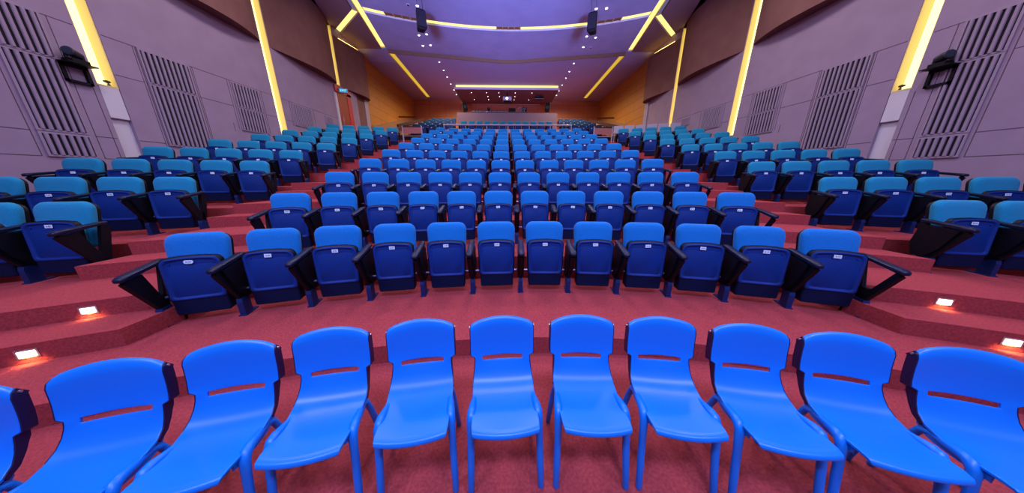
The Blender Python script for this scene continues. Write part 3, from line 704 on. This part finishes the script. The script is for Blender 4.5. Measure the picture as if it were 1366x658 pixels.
# pale boards behind the last side rows
def board(x, y, s, label):
    t = empty('guard_board', label, 'board', (x, y, level(18) - SDROP), -s * radians(16.5), 'pale boards behind the side blocks')
    m = MB(); m.box(-.24, .24, -.012, .012, .86, 1.24); bev(link('board', m.mesh('board', PALEW), t), .01)
    for q in (-.18, .18): m = MB(); m.tube([(q, .02, 0), (q, .02, 1.2)], .014, 6); link('post', m.mesh('post', PALEW), t)
for i in range(6):
    u = i * .55; x = 5.98 + u * cos(radians(16.5)); y = 14.55 - u * sin(radians(16.5))
    board(x, y, 1, 'pale guard board behind the last right-hand row, %s from the aisle' % ORD[i])

# control booth
BX, BYF, BZ = 3.78, 20.5, 6.33
m = MB(); m.box(-BX, BX - .08, BYF, BYF + .14, 3.4, BZ); struct('wall_booth', m, BOOTHW)
m = MB()
for s in (-1, 1): m.box(min(s * (BX - .12), s * (BX + .0)) - .04, max(s * (BX - .12), s * BX) - .04, BYF + .1, BACK, 3.4, BZ - .05)
struct('wall_booth', m, BOOTHW)
m = MB(); m.box(-BX + .1, BX - .2, BYF + .1, BACK, 3.4, 5.3); struct('floor', m, CARPET)
m = MB(); m.box(-4.25, 4.17, 22.55, BACK, 8.50, 8.60); ob = struct('ceiling_booth', m, [BOOTHC])
m = MB(); m.box(-4.27, 4.19, 22.50, 22.56, 8.48, 8.63); struct('trim', m, WHITEP)
t = empty('cove_light', 'yellow glow strip above the control booth front', 'light', (0, 22.7, 8.61), 0)
m = MB(); m.box(-4.15, 4.1, -.12, -.08, 0, .185); link('lamp_front', m.mesh('lamp_front', COVE), t)
m = MB(); m.box(-4.1, -4.02, 0, 3.6, 0, .08); m.box(3.95, 4.03, 0, 3.6, 0, .08); link('lamp_side', m.mesh('lamp_side', COVE), t)
for q, (x, y) in enumerate(((-3.0, 23.3), (-1.75, 23.3), (-.72, 23.3), (.65, 23.3), (2.05, 23.3), (-1.7, 24.3), (-.68, 24.3), (.66, 24.3), (-3.0, 25.2), (-1.7, 25.2), (.62, 25.2), (1.95, 25.2), (3.1, 25.2))):
    row = 0 if q < 5 else 1 if q < 8 else 2; nth = q - (0, 5, 8)[row]
    downlight(x, y, 8.50, 'small lamp on the dark booth ceiling, %s row, %s from the left' % (('front', 'middle', 'rear')[row], ORD[nth]), True, .035, 'small lamps on the booth ceiling')
# projector
t = empty('projector', 'white ceiling projector with a bright lens in front of the booth', 'projector', (-.02, 23.3, 7.97))
m = MB(); m.box(-.36, .36, -.3, .35, -.12, .16); bev(link('body', m.mesh('body', PROJ), t), .03)
m = MB(); m.tube([(-.02, -.36, .0), (-.02, -.28, .0)], .11, 16); ln = link('lens_barrel', m.mesh('lens_barrel', DKGREY, True, 40), t)
m = MB(); m.tube([(-.02, -.37, .0), (-.02, -.361, .0)], .085, 16); link('lens', m.mesh('lens', LAMPB), ln)
m = MB(); m.tube([(0, .05, .14), (0, .05, .53)], .03, 8); m.box(-.15, .15, -.1, .2, .16, .2); link('mount', m.mesh('mount', BLACK), t)
m = MB(); m.box(-.33, .33, -.2, .3, -.22, -.125); link('tray', m.mesh('tray', BLACK), t)
# ceiling unit on the right of the booth ceiling
t = empty('ceiling_speaker', 'dark flat unit hanging from the right of the booth ceiling', 'speaker', (2.75, 24.2, 8.30))
m = MB(); m.box(-.36, .36, -.25, .25, -.05, .10); link('case', m.mesh('case', BLACK), t)
m = MB(); m.box(-.38, .38, -.27, -.25, -.075, -.045); link('edge_strip', m.mesh('edge_strip', PALEW), t)
m = MB(); m.box(-.2, .02, -.05, .05, .10, .25); link('hanger', m.mesh('hanger', BOOTHC), t)
# booth loudspeakers on stands
for s in (-1, 1):
    sd = 'left' if s < 0 else 'right'
    t = empty('booth_speaker', 'black speaker on a stand at the %s end of the control booth' % sd, 'speaker', (s * 3.50 - .10, 23.2, 5.3), radians(-s * 20), 'booth speakers on stands')
    m = MB(); L = []
    tilt = s * .16
    for z, w in ((1.72, .30), (1.80, .38), (2.30, .40), (2.40, .30)):
        L.append([(-w / 2 + tilt * (z - 2), -.2, z), (w / 2 + tilt * (z - 2), -.2, z), (w * .4 + tilt * (z - 2), .2, z), (-w * .4 + tilt * (z - 2), .2, z)])
    m.loft(L); bev(link('cabinet', m.mesh('cabinet', BLACK), t), .015)
    m = MB(); m.tube([(0, 0, 0), (0, 0, 1.75)], .022, 8); link('stand', m.mesh('stand', PALEW), t)
    m = MB(); m.tube([(tilt * .0, -.2, 2.05), (tilt * .0, -.212, 2.05)], .12, 14); link('woofer', m.mesh('woofer', DKGREY), t)
# equipment on the booth ledge
t = empty('mixing_desk', 'dark mixing desk with a pale back edge on the booth ledge', 'equipment', (-1.42, 20.95, BZ))
m = MB(); m.prism([(-.2, .0), (.5, .0), (.5, .30), (-.2, .12)], 0, -1.35, 1.35); link('console', m.mesh('console', DKGREY), t)
m = MB(); m.box(-1.38, 1.38, .46, .54, .28, .33); link('back_edge', m.mesh('back_edge', PALEW), t)
m = MB()
for q in range(24): m.box(-1.28 + q * .11, -1.24 + q * .11, .0, .3, .16, .2 + (q * 7 % 5) * .012)
link('faders', m.mesh('faders', BLACK), t)
t = empty('lighting_desk', 'smaller dark control desk on the booth ledge, below the projector', 'equipment', (.78, 20.95, BZ))
m = MB(); m.prism([(-.2, .0), (.5, .0), (.5, .28), (-.2, .12)], 0, -.75, .75); link('console', m.mesh('console', DKGREY), t)
m = MB(); m.box(-.7, -.2, .35, .40, .28, .52); m.box(.3, .7, .35, .40, .28, .60); link('screen', m.mesh('screen', BLACK), t)
m = MB()
for q in range(6): m.tube([(-.1 + q * .12, .3, .25), (-.08 + q * .13, .2, .42 + .05 * (q % 3)), (-.02 + q * .12, .05, .45 + .06 * (q % 2))], .018, 6)
link('gooseneck_lamp', m.mesh('gooseneck_lamp', PALEW), t)
t = empty('desk_lamp', 'small dark round lamp standing behind the mixing desk', 'lamp', (-1.55, 22.4, 5.3))
m = MB(); m.tube([(0, 0, 0), (0, 0, 1.65)], .02, 8); link('stand', m.mesh('stand', DKGREY), t)
m = MB(); m.tube([(0, -.1, 1.72), (0, -.06, 1.72), (0, .06, 1.72), (0, .1, 1.72)], [.07, .13, .13, .07], 12); link('shade', m.mesh('shade', BLACK, True), t)

# ---------------------------------------------------------------- step lights
def step_light(x, R, z, label, r=.042):
    s = 1 if x > 0 else -1; a = math.asin(x / R)
    t = empty('step_light', label, 'light', (x, YC + R * cos(a), z), -a, 'step lights in the risers')
    m = MB(); m.box(-r - .014, r + .014, -.006, .0, -r * .62 - .014, r * .62 + .014); link('bezel', m.mesh('bezel', STEEL), t)
    m = MB(); m.box(-r, r, -.010, -.006, -r * .62, r * .62); link('lamp', m.mesh('lamp', STEPL), t)
    L = bpy.data.lights.new('step_glow', 'SPOT'); L.energy = 4.5; L.color = (1, .66, .2); L.spot_size = radians(120); L.spot_blend = 1.0; L.shadow_soft_size = .03
    ob = bpy.data.objects.new('step_glow', L); COL.objects.link(ob); ob.parent = t; ob.location = (0, -.03, 0); ob.rotation_euler = (radians(28), 0, 0)
for s in (-1, 1):
    sd = 'left' if s < 0 else 'right'
    step_light(4.27 if s > 0 else -4.18, R2, .43, 'square step light in the second riser at the foot of the %s aisle' % sd)
    step_light(4.22 if s > 0 else -4.10, R1, .265, 'square step light in the lowest riser at the foot of the %s aisle' % sd)
    for k, x in ((2, 4.0), (3, 4.02), (4, 4.0)):
        step_light(s * x, R1 + DR * k, level(2 * k) + .09, 'step light in a %s aisle riser beside central row %s' % (sd, ORD[k]), .04)

# ---------------------------------------------------------------- lights of the room and added fill
def area(name, loc, target, size, energy, color, sy=None):
    L = bpy.data.lights.new(name, 'AREA'); L.energy = energy; L.color = color; L.size = size
    if sy: L.shape = 'RECTANGLE'; L.size_y = sy
    o = bpy.data.objects.new(name, L); COL.objects.link(o); o.location = loc
    o.rotation_euler = (Vector(target) - Vector(loc)).to_track_quat('-Z', 'Y').to_euler(); return o
# stage wash from the lighting bars above the stage, behind the camera
for x in (-4.5, 0, 4.5):
    area('stage_wash', (x, -2.5, 8.6), (x * .8, 3.5, 0.8), 2.2, 185, (.47, .49, 1.0), 1.0).data.spread = radians(105)
def spot(name, loc, target, size, energy, color, soft=.1, blend=.6):
    L = bpy.data.lights.new(name, 'SPOT'); L.energy = energy; L.color = color; L.spot_size = radians(size); L.spot_blend = blend; L.shadow_soft_size = soft
    o = bpy.data.objects.new(name, L); COL.objects.link(o); o.location = loc
    o.rotation_euler = (Vector(target) - Vector(loc)).to_track_quat('-Z', 'Y').to_euler(); return o
# added unseen blue-violet fill spots, aimed to brighten the ceiling only
for x in (-3.5, 3.5): spot('ceiling_fill_spot', (x, -4.0, 1.5), (x * .8, 8.0, 9.0), 42, 24000, (.28, .30, 1.0), 1.2, .5)
# added fill lamps, unseen, in the ceiling above the front rows
for x in (-5.5, 0, 5.5):
    for y, e in ((4.0, 130), (8.5, 150), (12.5, 35)): area('ceiling_fill_area', (x, y, 8.9), (x, y, 0), 1.0, e, (1.0, .83, .80))
# beams of the rear downlights
for s in (-1, 1):
    spot('booth_beam', (s * 2.0, 24.6, 8.45), (s * 2.0, 24.8, 0), 150, 160, (1, .74, .55), .1, .8)
    for y in (19.5, 21.5, 23.6): spot('downlight_beam', (s * 4.9, y, CZ3 - .08), (s * 4.9, y + .01, 0), 160, 640, (1, .74, .5), .1, .8)
    for x, y in ((4.76, 15.85), (4.42, 16.87)): spot('downlight_beam', (s * x, y, CZ - .08), (s * x, y + .01, 0), 140, 90, (1, .8, .6), .1, .8)
W = bpy.data.worlds.new('world'); SC.world = W; W.use_nodes = True
bg = W.node_tree.nodes['Background']; bg.inputs['Color'].default_value = (.46, .40, .85, 1); bg.inputs['Strength'].default_value = .28

# ---------------------------------------------------------------- camera
cam = bpy.data.cameras.new('camera'); co = bpy.data.objects.new('camera', cam); COL.objects.link(co)
cam.sensor_fit = 'HORIZONTAL'; cam.sensor_width = 36.0; cam.lens = 329.0 / 1366 * 36
cam.clip_start = .05; cam.clip_end = 200
co.location = (-.19, 0, 1.65); co.rotation_euler = (radians(90 - 15.6), 0, -radians(1.4))
SC.camera = co
vs = SC.view_settings; vs.view_transform = 'Standard'; vs.look = 'None'; vs.gamma = 1; vs.use_curve_mapping = False; vs.exposure = 0.0
